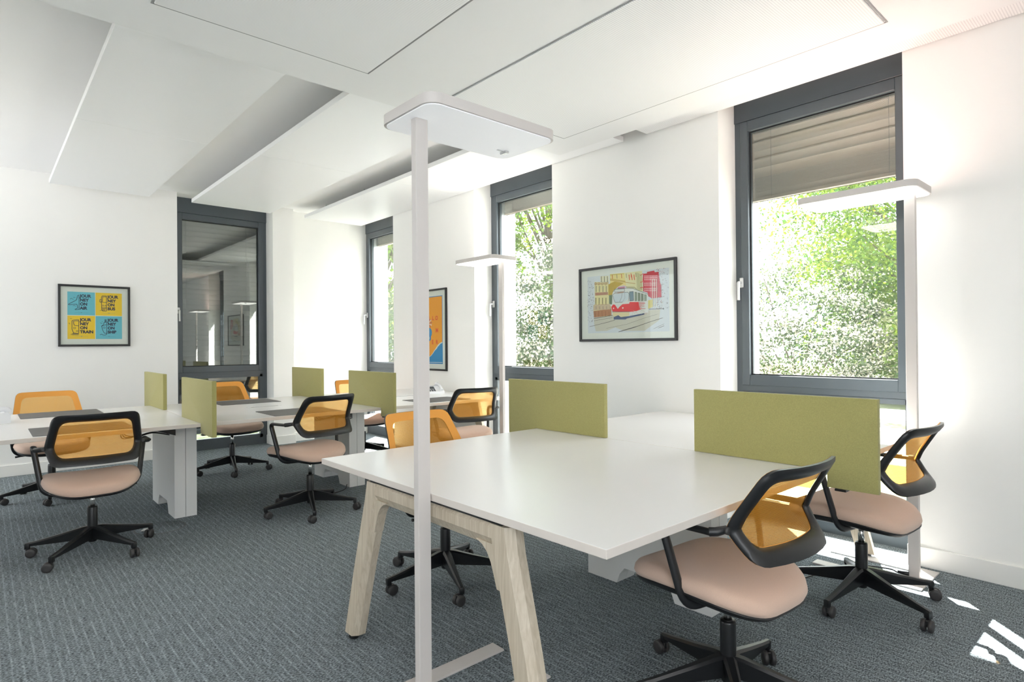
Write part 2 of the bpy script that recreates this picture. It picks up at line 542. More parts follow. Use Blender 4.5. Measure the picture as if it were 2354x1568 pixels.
def blind(name, label, group, w, to, zb, zt, tilt, drop_rail=True):
    t = thing(name, label, 'blind', (0, 0, 0), 0, group)
    pitch_ = .062
    stack = .12 if drop_rail else 0
    s = B(); n = int((zt-zb-.03-stack)/pitch_)
    extra = 11 if drop_rail else 0
    for k in range(n+extra):
        z = zt-.03-k*pitch_
        if k >= n: z = zb+.018+(k-n)*.0105
        c, sn = math.cos(tilt), math.sin(tilt)
        pts = []
        for j in range(7):
            q = -1+2*j/6
            dd = q*.036; arc = .007*(1-q*q)
            pts.append((dd*c - arc*sn, dd*sn + arc*c))
        low = [(p[0]+.0006*sn, p[1]-.0012) for p in pts][::-1]
        ring = pts+low
        v0 = [s.verts.new(to(.035, .18+p[0], z+p[1])) for p in ring]; v1 = [s.verts.new(to(w-.035, .18+p[0], z+p[1])) for p in ring]
        s.faces.new(v0); s.faces.new(v1[::-1])
        for i in range(len(ring)):
            ff = s.faces.new((v0[i], v1[i], v1[(i+1) % len(ring)], v0[(i+1) % len(ring)]))
    bmesh.ops.recalc_face_normals(s, faces=s.faces)
    obj('slats', s, M['slat'] if drop_rail else M['slatd'], t)
    if drop_rail:
        r = B(); a, c = to(.035, .165, zb-.012), to(w-.035, .195, zb+.012); bx(r, a, c, .003, 1)
        obj('bottom_rail', r, M['slat'], t)
    for u in (.17, w-.2):
        cds = B(); tube(cds, [to(u, .142, zt), to(u, .142, zb)], .0012, 5)
        obj('lift_cord', cds, M['gasket'], t)
    return t


lab = ['window by the corner lamp, half screened by a lowered slatted blind', 'window between the tram picture and the orange poster', 'narrow-looking window beside the far corner']
bz = [2.249, 2.615, 2.63]
for i, (y0, y1) in enumerate(WIN):
    e = D.objects.new('window_%d' % (i+1), None); COL.objects.link(e); e['kind'] = 'structure'; e['label'] = lab[i]
    to = (lambda y0_: (lambda u, d, z: (XF+d, y0_+u, z)))(y0)
    win_parts(e, y1-y0, to, bz[i], True)
    handle(e, (XF, y1-.048, 1.64), 'x')
    bl = ['brown slatted blind lowered a third of the way in the window by the corner lamp',
          'short raised slatted blind in the window left of the tram picture',
          'short raised slatted blind in the window nearest the far corner'][i]
    blind('venetian_blind', bl, 'outside blinds of the window wall', y1-y0, to, bz[i], 2.78, math.radians(-66 if i == 0 else -74))
e = D.objects.new('window_4', None); COL.objects.link(e); e['kind'] = 'structure'; e['label'] = 'dark mirroring window in the end wall, blind fully down'
toB = lambda u, d, z: (1.644+u, 7.655+d, z)
win_parts(e, 2.697-1.644, toB, .05, True)
handle(e, (1.70, 7.655, 1.64), 'y')
blind('venetian_blind', 'fully lowered dark slatted blind behind the end-wall window', 'outside blinds of the end wall', 2.697-1.644, toB, .1, 2.78, math.radians(-70), False)

# ceiling panels ------------------------------------------------------
ZS = 2.76
b = B(); bx(b, (XL, YN, ZS), (3.538, 3.36, ZS+.045), .002, 1)
struct('ceiling', b, M['ceil2'], label='lower flat white ceiling over the near half of the room')
insets = [(.572, .93, 1.646, 3.045, 'ribbed white ceiling tile above the pole lamp, left of its twin'),
          (2.178, .92, 3.27, 3.058, 'ribbed white ceiling tile nearest the window wall'),
          (-1.03, .93, .05, 3.045, None)]
for x0, y0, x1, y1, lb in insets:
    if lb is None: continue
    t = thing('ceiling_tile', lb, 'ceiling tile', ((x0+x1)/2, (y0+y1)/2, ZS), 0, 'ribbed tiles set in the lower ceiling')
    w, h = (x1-x0)/2, (y1-y0)/2
    p = B(); bx(p, (-w+.012, -h+.012, -.007), (w-.012, h-.012, -.001), .002, 1); obj('ribbed_face', p, M['perf'], t)
    p = B()
    for a, c in (((-w, -h), (w, -h+.007)), ((-w, h-.007), (w, h)), ((-w, -h+.007), (-w+.007, h-.007)), ((w-.007, -h+.007), (w, h-.007))):
        bx(p, (a[0], a[1], -.003), (c[0], c[1], -.0005))
    obj('groove_shade_strip', p, mat('groove_shade', (150, 150, 150), .8), t)  # grey strip stands in for the shadow in the groove
hang = [(.50, 1.34, 2.908, 7.25, 'white hanging ceiling panel furthest from the windows', True),
        (1.745, 2.60, 2.908, 7.25, 'white hanging ceiling panel over the end-wall window', True),
        (3.02, XW-.003, 2.908, 7.25, 'white hanging ceiling panel along the window wall, far half', True),
        (3.02, XW-.003, YN+.1, 2.69, 'ribbed white ceiling panel along the window wall, near half', False)]
for x0, x1, y0, y1, lb, jt in hang:
    t = thing('ceiling_panel', lb, 'ceiling panel', ((x0+x1)/2, (y0+y1)/2, 2.814), 0, 'panels hung below the high ceiling')
    w, h = (x1-x0)/2, (y1-y0)/2
    cy = (y0+y1)/2
    p = B()
    if jt:
        yj = 5.08-cy
        bx(p, (-w, -h, 0), (w, yj-.0015, .04), .0015, 1); bx(p, (-w, yj+.0015, 0), (w, h, .04), .0015, 1)
    else:
        bx(p, (-w, -h, 0), (w, h, .04), .0015, 1)
    obj('panel_board', p, M['panelw'] if jt else M['perf'], t)
    p = B()
    for yy in ([-h+.3, -.9, .9, h-.3] if h > 1 else [0]):
        for xx in (-w+.15, w-.15):
            lathe(p, [(.004, .04), (.004, ZC-2.814)], 8, (xx, yy, 0))
    obj('hanger_rod', p, M['rail'], t)

# ------------------------------------------------------------------ desks
ZD = .715; TD = .025


def desk_parts(t, w, seams, slot, left_frame, right_frame):
    """desk standing at local origin; x 0..w, y -0.815..0.815"""
    y0, y1 = -.815, .815
    d = B(); bx(d, (.0024, y0, ZD-TD), (w-.0024, y1, ZD), .002, 2)
    d.normal_update()
    for f_ in d.faces:
        f_.material_index = 0 if abs(f_.normal.z) > .5 else 1
    obj('desktop', d, [M['desk'], M['deskedge']], t)
    if slot:
        s = B(); bx(s, (slot[0], -.013, ZD), (slot[1], .013, ZD+.0012)); o = obj('cable_slot', s, M['gasket'], t)
        s = B(); bx(s, (slot[0]-.03, -.011, ZD+.0002), (slot[1]+.03, .011, ZD+.003), .001, 1); obj('slot_cover', s, M['desk'], t)
    r = B()        # steel rails beneath
    for yy in (-.38, .38):
        bx(r, (.06, yy-.02, ZD-TD-.03), (w-.06, yy+.02, ZD-TD), .002, 1)
    for xx in (.035, w-.075):
        bx(r, (xx, -.5, ZD-TD-.012), (xx+.04, .5, ZD-TD-.0002))
    obj('under_rail', r, M['blackm'], t)
    for side in seams:      # half pedestals that meet at the seam
        a = (0.0015, .072) if side == 'L' else (w-.072, w-.0015)
        outline = [(-.36, .0), (-.17, 0), (-.15, .05), (-.12, .085), (.12, .085), (.15, .05), (.17, .0), (.36, 0), (.36, ZD-TD-.012), (-.36, ZD-TD-.012)]
        p = B(); prism(p, outline, 'x', a[0], a[1])
        obj('pedestal', p, M['boxw'], t)
    for side in (('L',) if left_frame else ()) + (('R',) if right_frame else ()):
        wood_frame(t, w, side)
    return t


def wood_frame(t, w, side):
    """A-shaped ash end frame: beam along y with two splayed legs"""
    sx = 1 if side == 'L' else -1
    X = (lambda v: v) if side == 'L' else (lambda v: w-v)
    zt = ZD-TD-.013
    p = B()

    def ring(y_out, y_in, z, xo, xi, ch):
        pts = [(xo, y_out+(y_in-y_out)*ch), (xo, y_in-(y_in-y_out)*ch), (xo+(xi-xo)*.45, y_in), (xi, y_in), (xi, y_out), (xo+(xi-xo)*.45, y_out)]
        return [p.verts.new((X(a), b_, z)) for a, b_ in pts]
    for s in (-1, 1):
        rs = [ring(s*.605, s*.515, .022, .0, .055, .18), ring(s*.53, s*.43, .33, .008, .062, .18),
              ring(s*.455, s*.345, .60, .013, .068, .2), ring(s*.44, s*.33, zt, .015, .07, .2)]
        for a_, b_ in zip(rs, rs[1:]):
            for j in range(6): p.faces.new((a_[j], a_[(j+1) % 6], b_[(j+1) % 6], b_[j]))
        p.faces.new(rs[0]); p.faces.new(rs[-1])
        # curved knee fillet inside
        poly2 = [(s*.41, .612), (s*.275, .612), (s*.305, .601), (s*.328, .583), (s*.346, .556), (s*.360, .52), (s*.374, .48), (s*.41, .48)]
        prism(p, poly2, 'x', X(.022), X(.062))
    # beam with chamfered outer face
    prof = [(.016, zt-.012), (.028, zt), (.07, zt), (.07, .600), (.036, .600), (.016, .632)]
    v0 = [p.verts.new((X(a), -.36, c)) for a, c in prof]; v1 = [p.verts.new((X(a), .36, c)) for a, c in prof]
    for j in range(6): p.faces.new((v0[j], v0[(j+1) % 6], v1[(j+1) % 6], v1[j]))
    p.faces.new(v0); p.faces.new(v1)
    bmesh.ops.recalc_face_normals(p, faces=p.faces)
    o = obj('end_frame', p, M['wood'], t, label='pale ash wood end frame')
    for s in (-1, 1):
        q = B(); lathe(q, [(.02, 0), (.022, .004), (.022, .018), (.016, .024)], 16, (X(.027), s*.56, 0))
        obj('foot_pad', q, M['black'], o)
    q = B(); bx(q, (X(.02), -.40, zt), (X(.07), .40, ZD-TD)); obj('frame_spacer', q, M['blackm'], o)


def desk(x0, x1, yc, label, seams, slot=None, lf=False, rf=False, group=None):
    t = thing('desk', label, 'desk', (x0, yc, 0), 0, group)
    return desk_parts(t, x1-x0, seams, slot, lf, rf)


YA, YBk = 1.752, 5.125
desk(1.138, 2.49, YA, 'empty white desk nearest the camera with a pale wood leg frame at its left end', ('R',), None, True, False, 'near bank of desks')
desk(2.49, 3.782, YA, 'empty white desk between the two green screens and the window wall', ('L',), None, False, True, 'near bank of desks')
desk(-.25, 1.10, YBk, 'far white desk at the left edge with a white phone on it', ('R',), None, True, False, 'far bank of desks')
desk(1.10, 2.44, YBk, 'middle white desk of the far row, in front of the dark end-wall window', ('L', 'R'), (.57, .79), False, False, 'far bank of desks')
desk(2.44, 3.782, YBk, 'far white desk in the corner by the window wall', ('L',), (.6, .80), False, True, 'far bank of desks')


def cable_nest(x, y, label):
    t = thing('cable_tray', label, 'cable tray', (x, y, 0), 0, 'cable trays under the far desks')
    b = B(); prism(b, [(-.16, .665), (.0, .685), (.16, .685), (.16, .60), (.05, .64), (-.1, .65)], 'y', -.03, .03)
    obj('tray', b, M['blackm'], t)
    b = B()
    for k in range(3):
        tube(b, bez([(-.16, -.035+.02*k, .66), (-.13-.01*k, -.05+.02*k, .63-.01*k), (-.06, -.05+.015*k, .622), (.02, -.045+.02*k, .635), (.12, -.04+.02*k, .61)], 5), .0035, 6)
    obj('cable', b, M['black'], t)
cable_nest(.86, 4.72, 'black cable tray hanging under the far left desk beside its pedestal')
cable_nest(2.20, 4.72, 'black cable tray hanging under the middle desk of the far row')


# felt screens ---------------------------------------------------------
def screen(x, yin, yout, yedge, label, group):
    """yin = end over the desk, yout = overhanging end, yedge = desk edge"""
    t = thing('desk_screen', label, 'desk screen', (x, 0, ZD), 0, group)
    s = 1 if yout > yin else -1
    bt = .288; lo = -.066
    e_ = yedge + s*.012
    poly = [(yin, .0006), (yin, bt), (yout, bt), (yout, lo), (e_, lo), (e_, .0006)]
    b = B()
    fs = prism(b, poly, 'x', -.014, .014)
    es = [ed for ed in b.edges if abs((ed.verts[0].co-ed.verts[1].co).x) < 1e-6]
    bmesh.ops.bevel(b, geom=es, offset=.004, segments=2, profile=.6, affect='EDGES')
    obj('felt_board', b, M['felt'], t, smooth=50)
    b = B(); bx(b, (-.006, min(yin, e_-s*.3), -.0002), (.006, max(yin, e_-s*.3), .0008)); 
    obj('foot_strip', b, M['blackm'], t)
    b = B(); bx(b, (-.02, e_+s*.05-.02, lo-.008), (.02, e_+s*.05+.02, lo)); obj('clamp', b, M['blackm'], t)
    return t
screen(2.49, 1.507, .745, .937, 'green felt screen on the near desks, closest to the camera and largest in view', 'screens on the near desks')
screen(2.49, 2.04, 2.81, 2.567, 'green felt screen on the near desks below the window left of the tram picture', 'screens on the near desks')
screen(1.095, 4.79, 4.035, 4.31, 'pale green felt screen on the far desks, second from the left', 'screens on the far desks')
screen(1.105, 5.42, 6.15, 5.94, 'small pale green felt screen in front of the blank end wall, leftmost of all', 'screens on the far desks')
screen(2.425, 4.86, 4.10, 4.31, 'green felt screen on the far desks beside the pole of the near lamp', 'screens on the far desks')
screen(2.425, 5.42, 6.13, 5.94, 'green felt screen on the far desks in front of the bright corner', 'screens on the far desks')

# desk mats ------------------------------------------------------------
def desk_mat(x0, y0, x1, y1, label):
    b = B(); w, h = (x1-x0)/2, (y1-y0)/2
    pts = []
    for cx, cy, a0 in ((w-.012, h-.012, 0), (-w+.012, h-.012, 90), (-w+.012, -h+.012, 180), (w-.012, -h+.012, 270)):
        for k in range(5):
            a = math.radians(a0+k*22.5); pts.append((cx+.012*math.cos(a), cy+.012*math.sin(a)))
    prism(b, pts, 'z', 0, .003)
    o = obj('desk_mat', b, M['matd']); o.location = ((x0+x1)/2, (y0+y1)/2, ZD)
    tag(o, label, 'desk mat', 'grey desk mats on the far desks')
desk_mat(.222, 4.36, .722, 4.80, 'grey desk mat seen through the front left chair')
desk_mat(.212, 5.50, .71, 5.93, 'grey desk mat in front of the leftmost orange chair')
desk_mat(1.54, 5.46, 2.05, 5.87, 'grey desk mat in front of the chair at the dark end-wall window')
desk_mat(1.58, 4.33, 2.09, 4.75, 'grey desk mat beside the chair turned away with its arm towards the left')
desk_mat(2.87, 4.36, 3.38, 4.73, 'grey desk mat behind the pole of the near lamp')


# phones -----------------------------------------------------------------
def phone(loc, rz, label):
    t = thing('desk_phone', label, 'phone', loc, rz, 'white desk phones')
    b = B(); prism(b, [(-.09, 0), (.09, 0), (.09, .022), (-.03, .07), (-.075, .075), (-.09, .06)], 'x', -.105, .105)
    bmesh.ops.rotate(b, verts=b.verts, cent=(0, 0, 0), matrix=Matrix.Identity(3))
    obj('phone_body', b, M['phone'], t)
    b = B(); nrm = Vector((0, .048, .12)).normalized()
    def P(y, x, h): return (x, y, .022+(.09-y)*.4+h)
    for (x0, x1, y0, y1, mi) in ((-.02, .09, -.02, .03, 0),):
        v = [b.verts.new(p) for p in (P(y0, x0, .002), P(y0, x1, .002), P(y1, x1, .002), P(y1, x0, .002))]; b.faces.new(v)
        v = [b.verts.new(p) for p in (P(y0, x0, -.004), P(y1, x0, -.004), P(y1, x1, -.004), P(y0, x1, -.004))]; b.faces.new(v)
    obj('phone_display', b, M['phoneg'], t)
    b = B()
    for r_ in range(3):
        for c_ in range(4):
            y = .04+.015*r_; x = -.015+.026*c_
            bx(b, (x, y, .022+(.09-y)*.4-.004), (x+.018, y+.01, .022+(.09-y)*.4+.004), .001, 1)
    obj('keypad', b, M['phoneg'], t)
    b = B()
    tube(b, bez([(-.072, -.085, .078), (-.072, -.06, .095), (-.072, 0, .088), (-.072, .06, .062), (-.072, .088, .035)], 6), [.019]*5+[.016]*5+[.012]*9+[.014]*3+[.018]*3, 12)
    obj('handset', b, M['phone'], t, smooth=60)
phone((.055, 5.36, ZD), math.radians(95), 'white desk phone on the far desk at the left edge of the view')
phone((3.52, 5.20, ZD), math.radians(165), 'white desk phone on the corner desk below the orange poster')


# ------------------------------------------------------------------ office chair
def back_y(z, x):
    pts = [(.567, -.212), (.658, -.140), (.848, -.249)]
    if z < .658:
        t = (z-.567)/(.091); y = -.212+(.072)*min(1.0, max(-.2, t))
    else:
        t = (z-.658)/.19; y = -.140-.109*t
    # soften the crease and curve the board around the sitter
    k = math.exp(-((z-.658)/.03)**2)*.008
    return y-k - .052*(1-min(1, (x/.232)**2))


def outline(off=0.0):
    c = [(-.207, .560), (-.236, .658), (-.203, .850), (.203, .850), (.236, .658), (.207, .560)]
    rad = [.035, .02, .04, .04, .02, .035]
    out = []
    n = len(c)
    # inset polygon
    cc = []
    for i in range(n):
        p0, p1, p2 = Vector(c[i-1]), Vector(c[i]), Vector(c[(i+1) % n])
        d1 = (p1-p0).normalized(); d2 = (p2-p1).normalized()
        n1 = Vector((d1.y, -d1.x)); n2 = Vector((d2.y, -d2.x))
        mv = (n1+n2).normalized(); s = off/max(.3, mv.dot(n1))
        cc.append(p1+mv*s)
    for i in range(n):
        a, b_, d = cc[i-1], cc[i], cc[(i+1) % n]
        r = rad[i]
        p = b_+(a-b_).normalized()*r; q = b_+(d-b_).normalized()*r
        for k in range(5):
            t = k/4; out.append(p*(1-t)**2+b_*2*t*(1-t)+q*t*t)
        # straight run to next corner
        q2 = d+(b_-d).normalized()*rad[(i+1) % n]
        for k in range(1, 6):
            out.append(q+(q2-q)*k/6)
    return out


def make_chair(label, group):
    t = thing('office_chair', label, 'chair', (0, 0, 0), 0, group)
    # backrest frame (black, seen from behind)
    oo, ii = outline(0), outline(.043)
    n = len(oo)
    b = B()
    def V3(p, dy): return b.verts.new((p.x, back_y(p.y, p.x)+dy, p.y))
    rings = [[V3(p, .0) for p in oo], [V3(p, -.012) for p in oo], [V3(oo[i].lerp(ii[i], .3), -.020) for i in range(n)],
             [V3(oo[i].lerp(ii[i], .75), -.017) for i in range(n)], [V3(p, -.006) for p in ii], [V3(p, .0) for p in ii]]
    for k in range(len(rings)):
        A_, C_ = rings[k], rings[(k+1) % len(rings)]
        for j in range(n):
            b.faces.new((A_[j], A_[(j+1) % n], C_[(j+1) % n], C_[j]))
    bmesh.ops.recalc_face_normals(b, faces=b.faces)
    bk = obj('back_frame', b, M['black'], t, smooth=60)
    # orange net: band stretched over the frame's front + see-through field
    b = B()
    cen = Vector((0, .70))
    ringsP = [oo, [oo[i].lerp(ii[i], .5) for i in range(n)], ii] + [[ii[i].lerp(cen, f_) for i in range(n)] for f_ in (.25, .5, .75)]
    vs = []
    for k, R_ in enumerate(ringsP):
        vs.append([b.verts.new((p.x, back_y(p.y, p.x)+(.004 if k else .0015), p.y)) for p in R_])
    for k in range(len(vs)-1):
        for j in range(n):
            f = b.faces.new((vs[k][j], vs[k+1][j], vs[k+1][(j+1) % n], vs[k][(j+1) % n])); f.material_index = 1 if k < 2 else 0
    cv = b.verts.new((0, back_y(.70, 0)+.004, .70))
    for j in range(n): b.faces.new((vs[-1][j], cv, vs[-1][(j+1) % n]))
    obj('back_net', b, [M['net'], M['orange']], t, smooth=60, label='orange net stretched over the back')
    # arms: loop from under the seat out, up and back to the waist of the backrest
    for s in (-1, 1):
        b = B()
        path = corner_path([(s*.10, -.01, .368), (s*.235, .0, .372), (s*.275, .06, .648), (s*.272, -.125, .652)], [.07, .035, .02], 7)
        tube(b, path, .0155, 12, r2=.0105)
        tube(b, [(s*.272, -.118, .652), (s*.262, -.135, .654), (s*.226, -.146, .657)], [.014, .014, .012], 12)
        a_ = obj('armrest', b, M['black'], t, smooth=50)
        b = B(); lathe(b, [(.008, 0), (.012, .002), (.012, .010), (.009, .013)], 16, (s*.236, -.163, .657), 'y')
        obj('pivot_cap', b, M['tyre'], a_)
    # seat cushion
    def seat_ring(z, k, dz=0.0):
        """superellipse outline, wide at the front, rounded chamfered rear"""
        pts = []
        for j in range(48):
            a = 2*PI*j/48
            c_, s_ = math.cos(a), math.sin(a)
            e = 2/4.4
            x = (abs(c_)**e)*(1 if c_ >= 0 else -1); y = (abs(s_)**e)*(1 if s_ >= 0 else -1)
            wid = .246 - (.062*max(0, -y)**2.4) - .008*max(0, y)
            dep = .248
            X_, Y_ = x*wid*k, y*dep*k+.026
            zz = z + dz
            # saddle: sides lifted a little in the middle, front edge falls away, rear dips
            u, v = X_/.246, (Y_-.026)/.25
            zz += .012*u*u - .020*max(0, v)**2 - .040*max(0, -v)**2.4
            pts.append((X_, Y_, zz))
        return pts
    b = B()
    layers = [(.408, .93), (.412, .975), (.428, 1.0), (.446, .985), (.458, .95), (.465, .88), (.467, .7), (.466, .4), (.465, .12)]
    rr = [[b.verts.new(p) for p in seat_ring(z, k)] for z, k in layers]
    for A_, C_ in zip(rr, rr[1:]):
        for j in range(48): b.faces.new((A_[j], A_[(j+1) % 48], C_[(j+1) % 48], C_[j]))
    b.faces.new(rr[0]); b.faces.new(rr[-1])
    bmesh.ops.recalc_face_normals(b, faces=b.faces)
    st = obj('seat', b, M['seat'], t, smooth=60)
    b = B()
    layers = [(.374, .55), (.377, .76), (.392, .93), (.409, .988), (.415, .97)]
    rr = [[b.verts.new(p) for p in seat_ring(z, k)] for z, k in layers]
    for A_, C_ in zip(rr, rr[1:]):
        for j in range(48): b.faces.new((A_[j], A_[(j+1) % 48], C_[(j+1) % 48], C_[j]))
    b.faces.new(rr[0]); b.faces.new(rr[-1])
    bmesh.ops.recalc_face_normals(b, faces=b.faces)
    obj('seat_shell', b, M['black'], st, smooth=60)
    b = B(); bx(b, (-.075, -.09, .352), (.075, .11, .392), .012, 3)
    tube(b, [(.05, .03, .368), (.20, .05, .366), (.235, .05, .364)], [.005, .005, .008], 8)
    obj('tilt_mechanism', b, M['black'], t, smooth=45)
    # column
    b = B(); lathe(b, [(.0135, .25), (.0135, .36)], 20); obj('gas_column', b, M['chrome'], t, label='chrome gas column')
    b = B(); lathe(b, [(.021, .060), (.0235, .064), (.0265, .12), (.0265, .262), (.0245, .270), (.014, .271)], 24)
    hub = obj('column_sleeve', b, M['blackm'], t)
    # five legs with casters
    for k in range(5):
        a = 2*PI*k/5
        b = B()
        secs = [(.012, .156, .082, .024), (.05, .150, .080, .021), (.15, .124, .074, .0165), (.27, .096, .068, .0125), (.335, .084, .066, .0115)]
        prev = None
        for r_, zt, zb, hw in secs:
            ring = [(r_, -hw*.55, zt), (r_, hw*.55, zt), (r_, hw, zt-.008), (r_, hw*.8, zb), (r_, -hw*.8, zb), (r_, -hw, zt-.008)]
            vs_ = [b.verts.new(p) for p in ring]
            if prev:
                for j in range(6): b.faces.new((prev[j], prev[(j+1) % 6], vs_[(j+1) % 6], vs_[j]))
            else: b.faces.new(vs_)
            prev = vs_
        b.faces.new(prev)
        bmesh.ops.recalc_face_normals(b, faces=b.faces)
        bx(b, (.312, -.0115, .050), (.336, .0115, .082), .003, 2)
        bmesh.ops.rotate(b, verts=b.verts, cent=(0, 0, 0), matrix=Matrix.Rotation(a, 3, 'Z'))
        lg = obj('base_leg', b, M['blackm'], t, smooth=35)
        b = B()
        sw = [0.7, -1.9, 2.6, -.5, 1.4][k]    # swivel of this caster
        lathe(b, [(.008, .044), (.008, .054)], 12, (0, 0, 0))
        for s in (-1, 1):
            lathe(b, [(.010, s*.006), (.0245, s*.006), (.026, s*.009), (.026, s*.018), (.0235, s*.0215), (.012, s*.0225)], 24, (-.018, 0, .026), 'y', 0)
        bx(b, (-.028, -.007, .024), (.008, .007, .050), .003, 1, mi=1)
        lathe(b, [(.006, -.015), (.006, .015)], 10, (-.018, 0, .026), 'y', 1)
        bmesh.ops.rotate(b, verts=b.verts, cent=(0, 0, 0), matrix=Matrix.Rotation(sw, 3, 'Z'))
        bmesh.ops.translate(b, verts=b.verts, vec=(.324*math.cos(a), .324*math.sin(a), 0))
        obj('caster', b, [M['tyre'], M['black']], lg)
    return t


def place(src, x, y, deg, base_deg, dz, label, group, first=False):
    """base_deg = world angle of one leg; the star base turns on its own"""
    if first: t = src; t.location = (x, y, 0); t.rotation_euler = (0, 0, math.radians(deg)); t['label'] = label; t['group'] = group
    else: t = dup(src, (x, y, 0), math.radians(deg), label, group)
    for c in t.children:
        nm = c.name.split('.')[0]
        if nm == 'base_leg':
            c.rotation_euler = (0, 0, math.radians(base_deg-deg))
        elif dz and nm not in ('column_sleeve',):
            c.location.z = dz
    return t

chair0 = make_chair('', '')
G = 'orange-backed office chairs'
place(chair0, .50, 4.355, -1.2, 13, 0, 'office chair in the left foreground seen from straight behind, framing a grey desk mat', G, True)
place(chair0, 1.91, 1.04, -4.6, 3, 0, 'nearest office chair, pushed under the near desk with its beige seat showing', G)
place(chair0, 3.105, 1.01, -3.8, 30, 0, 'office chair at the right between the large green screen and the corner lamp', G)
place(chair0, 1.82, 4.295, 10.2, 36, .02, 'office chair at the middle far desk seen from behind, turned slightly left', G)
place(chair0, 3.23, 4.266, -11.9, 20, 0, 'office chair tucked in at the far corner desk below the second window', G)
place(chair0, 1.805, 2.555, 180.8, 32, 0, 'office chair facing the camera across the near desk, half hidden by the lamp pole', G)
place(chair0, .435, 6.165, 182.6, 48, 0, 'office chair at the far left facing the camera before the blank end wall', G)
place(chair0, 1.84, 6.19, 184.3, 43, .01, 'office chair facing the camera in front of the dark end-wall window', G)
place(chair0, 3.16, 6.02, 182, 20, -.02, 'office chair facing the camera in the bright far corner, mostly hidden by a green screen', G)


# ------------------------------------------------------------------ floor lamps
def rrect(x0, y0, x1, y1, r, k=6):
    pts = []
    for cx, cy, a0 in ((x1-r, y1-r, 0), (x0+r, y1-r, 90), (x0+r, y0+r, 180), (x1-r, y0+r, 270)):
        for j in range(k+1):
            a = math.radians(a0+90*j/k); pts.append((cx+r*math.cos(a), cy+r*math.sin(a)))
    return pts


def floor_lamp(loc, deg, label, down, upl):
    t = thing('floor_lamp', label, 'lamp', loc, math.radians(deg), 'tall white office floor lamps')
    Zt = 1.985
    b = B(); bx(b, (-.024, -.015, .009), (.024, .015, Zt+.012), .002, 2); obj('pole', b, M['lampw'], t)
    b = B(); fs = prism(b, rrect(-.066, -.158, .515, .158, .05), 'z', Zt, Zt+.034)
    obj('lamp_head', b, M['lampw'], t, smooth=40)
    b = B(); prism(b, rrect(-.058, -.150, .507, .150, .045), 'z', Zt-.003, Zt+.0005)
    obj('diffuser', b, down, t)
    b = B(); prism(b, rrect(.03, -.12, .47, .12, .03), 'z', Zt+.0335, Zt+.036)
    obj('uplight_cover', b, upl, t)
    b = B(); bx(b, (.43, .05, Zt-.012), (.45, .085, Zt-.002), .002, 1); bx(b, (.40, .062, Zt-.006), (.43, .068, Zt-.002)); obj('sensor', b, M['silver'], t)
    b = B()
    bx(b, (-.07, -.165, 0), (.44, -.095, .008), .001, 1); bx(b, (-.07, .095, 0), (.44, .165, .008), .001, 1)
    bx(b, (-.07, -.0955, 0), (.03, .0955, .009), .001, 1)
    obj('base_plate', b, M['lampw'], t)
    return t
off = emit('diffuser_added_glow', (.97, .98, 1.0), .13, (246, 247, 250))  # slight emission added so the near lamp's diffuser reads brighter
plain = mat('uplight_plain', (236, 237, 240), .4)
on = emit('diffuser_lit', (1.0, .93, .88), 1.6)
upon = emit('uplight_lit', (1.0, .64, .54), 9)
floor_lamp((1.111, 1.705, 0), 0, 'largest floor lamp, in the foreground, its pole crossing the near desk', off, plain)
floor_lamp((3.572, .915, 0), 90, 'lit floor lamp in the right corner beside the window', on, upon)
floor_lamp((3.53, 4.09, 0), 90, 'small-looking distant floor lamp before the second window', on, emit('uplight_soft', (1, .93, .88), 9))

# three unseen lamps added behind and left of the view to brighten the ceiling
fill_up = emit('fill_uplight_far', (1.0, .95, .93), 90)
floor_lamp((-1.9, 5.5, 0), 90, 'added fill lamp out of view by the left wall', on, fill_up)
floor_lamp((-1.5, .9, 0), 90, 'added fill lamp out of view left of the camera', on, emit('fill_uplight_left', (1.0, .95, .93), 40))
floor_lamp((.6, -1.4, 0), 0, 'added fill lamp out of view behind the camera', on, emit('fill_uplight_behind', (1.0, .95, .93), 40))

b = B()
tube(b, bez([(3.55, .985, .018), (3.56, 1.03, .022), (3.50, 1.15, .022), (3.38, 1.22, .012), (3.28, 1.27, .004), (3.0, 1.34, .004), (2.62, 1.50, .004)], 8), .0035, 8)
tube(b, [(3.555, .935, .022), (3.555, .985, .02)], [.011, .008], 8)
tag(obj('power_cord', b, M['black']), 'black power cord lying between the corner lamp and the near desks', 'cord')
b = B()
tube(b, bez([(2.36, 4.80, .02), (2.30, 4.72, .004), (2.18, 4.66, .004), (2.02, 4.68, .004), (1.92, 4.72, .006)], 8), .004, 8)
tag(obj('power_cord', b, M['black']), 'black cord from the pedestal of the middle far desk to the floor outlet', 'cord')

# floor outlets
def outlet(x, y, r, label, disc):
    t = thing('floor_outlet', label, 'floor outlet', (x, y, 0), 0, 'round floor outlets')
    b = B(); lathe(b, [(r-.004, 0), (r-.004, .0022), (r, .0022), (r+.003, .0004), (r+.003, 0)], 48)
    obj('outlet_ring', b, M['silver'] if disc else mat('ring_grey', (92, 92, 92), .6), t)
    b = B(); lathe(b, [(r-.004, .0), (r-.004, .0028), (.001, .0028)], 48)
    obj('outlet_lid', b, M['silver'] if disc else M['carpet'], t)
    if not disc:
        b = B(); prism(b, [(-.12, -.02), (-.07, -.03), (-.05, 0), (-.09, .02)], 'z', .003, .008); obj('lid_tab', b, M['silver'], t)
outlet(.905, 4.60, .15, 'round carpet-topped floor outlet beside the pedestal behind the front left chair', False)
outlet(1.89, 4.72, .05, 'small shiny round floor outlet under the chair at the middle far desk', True)


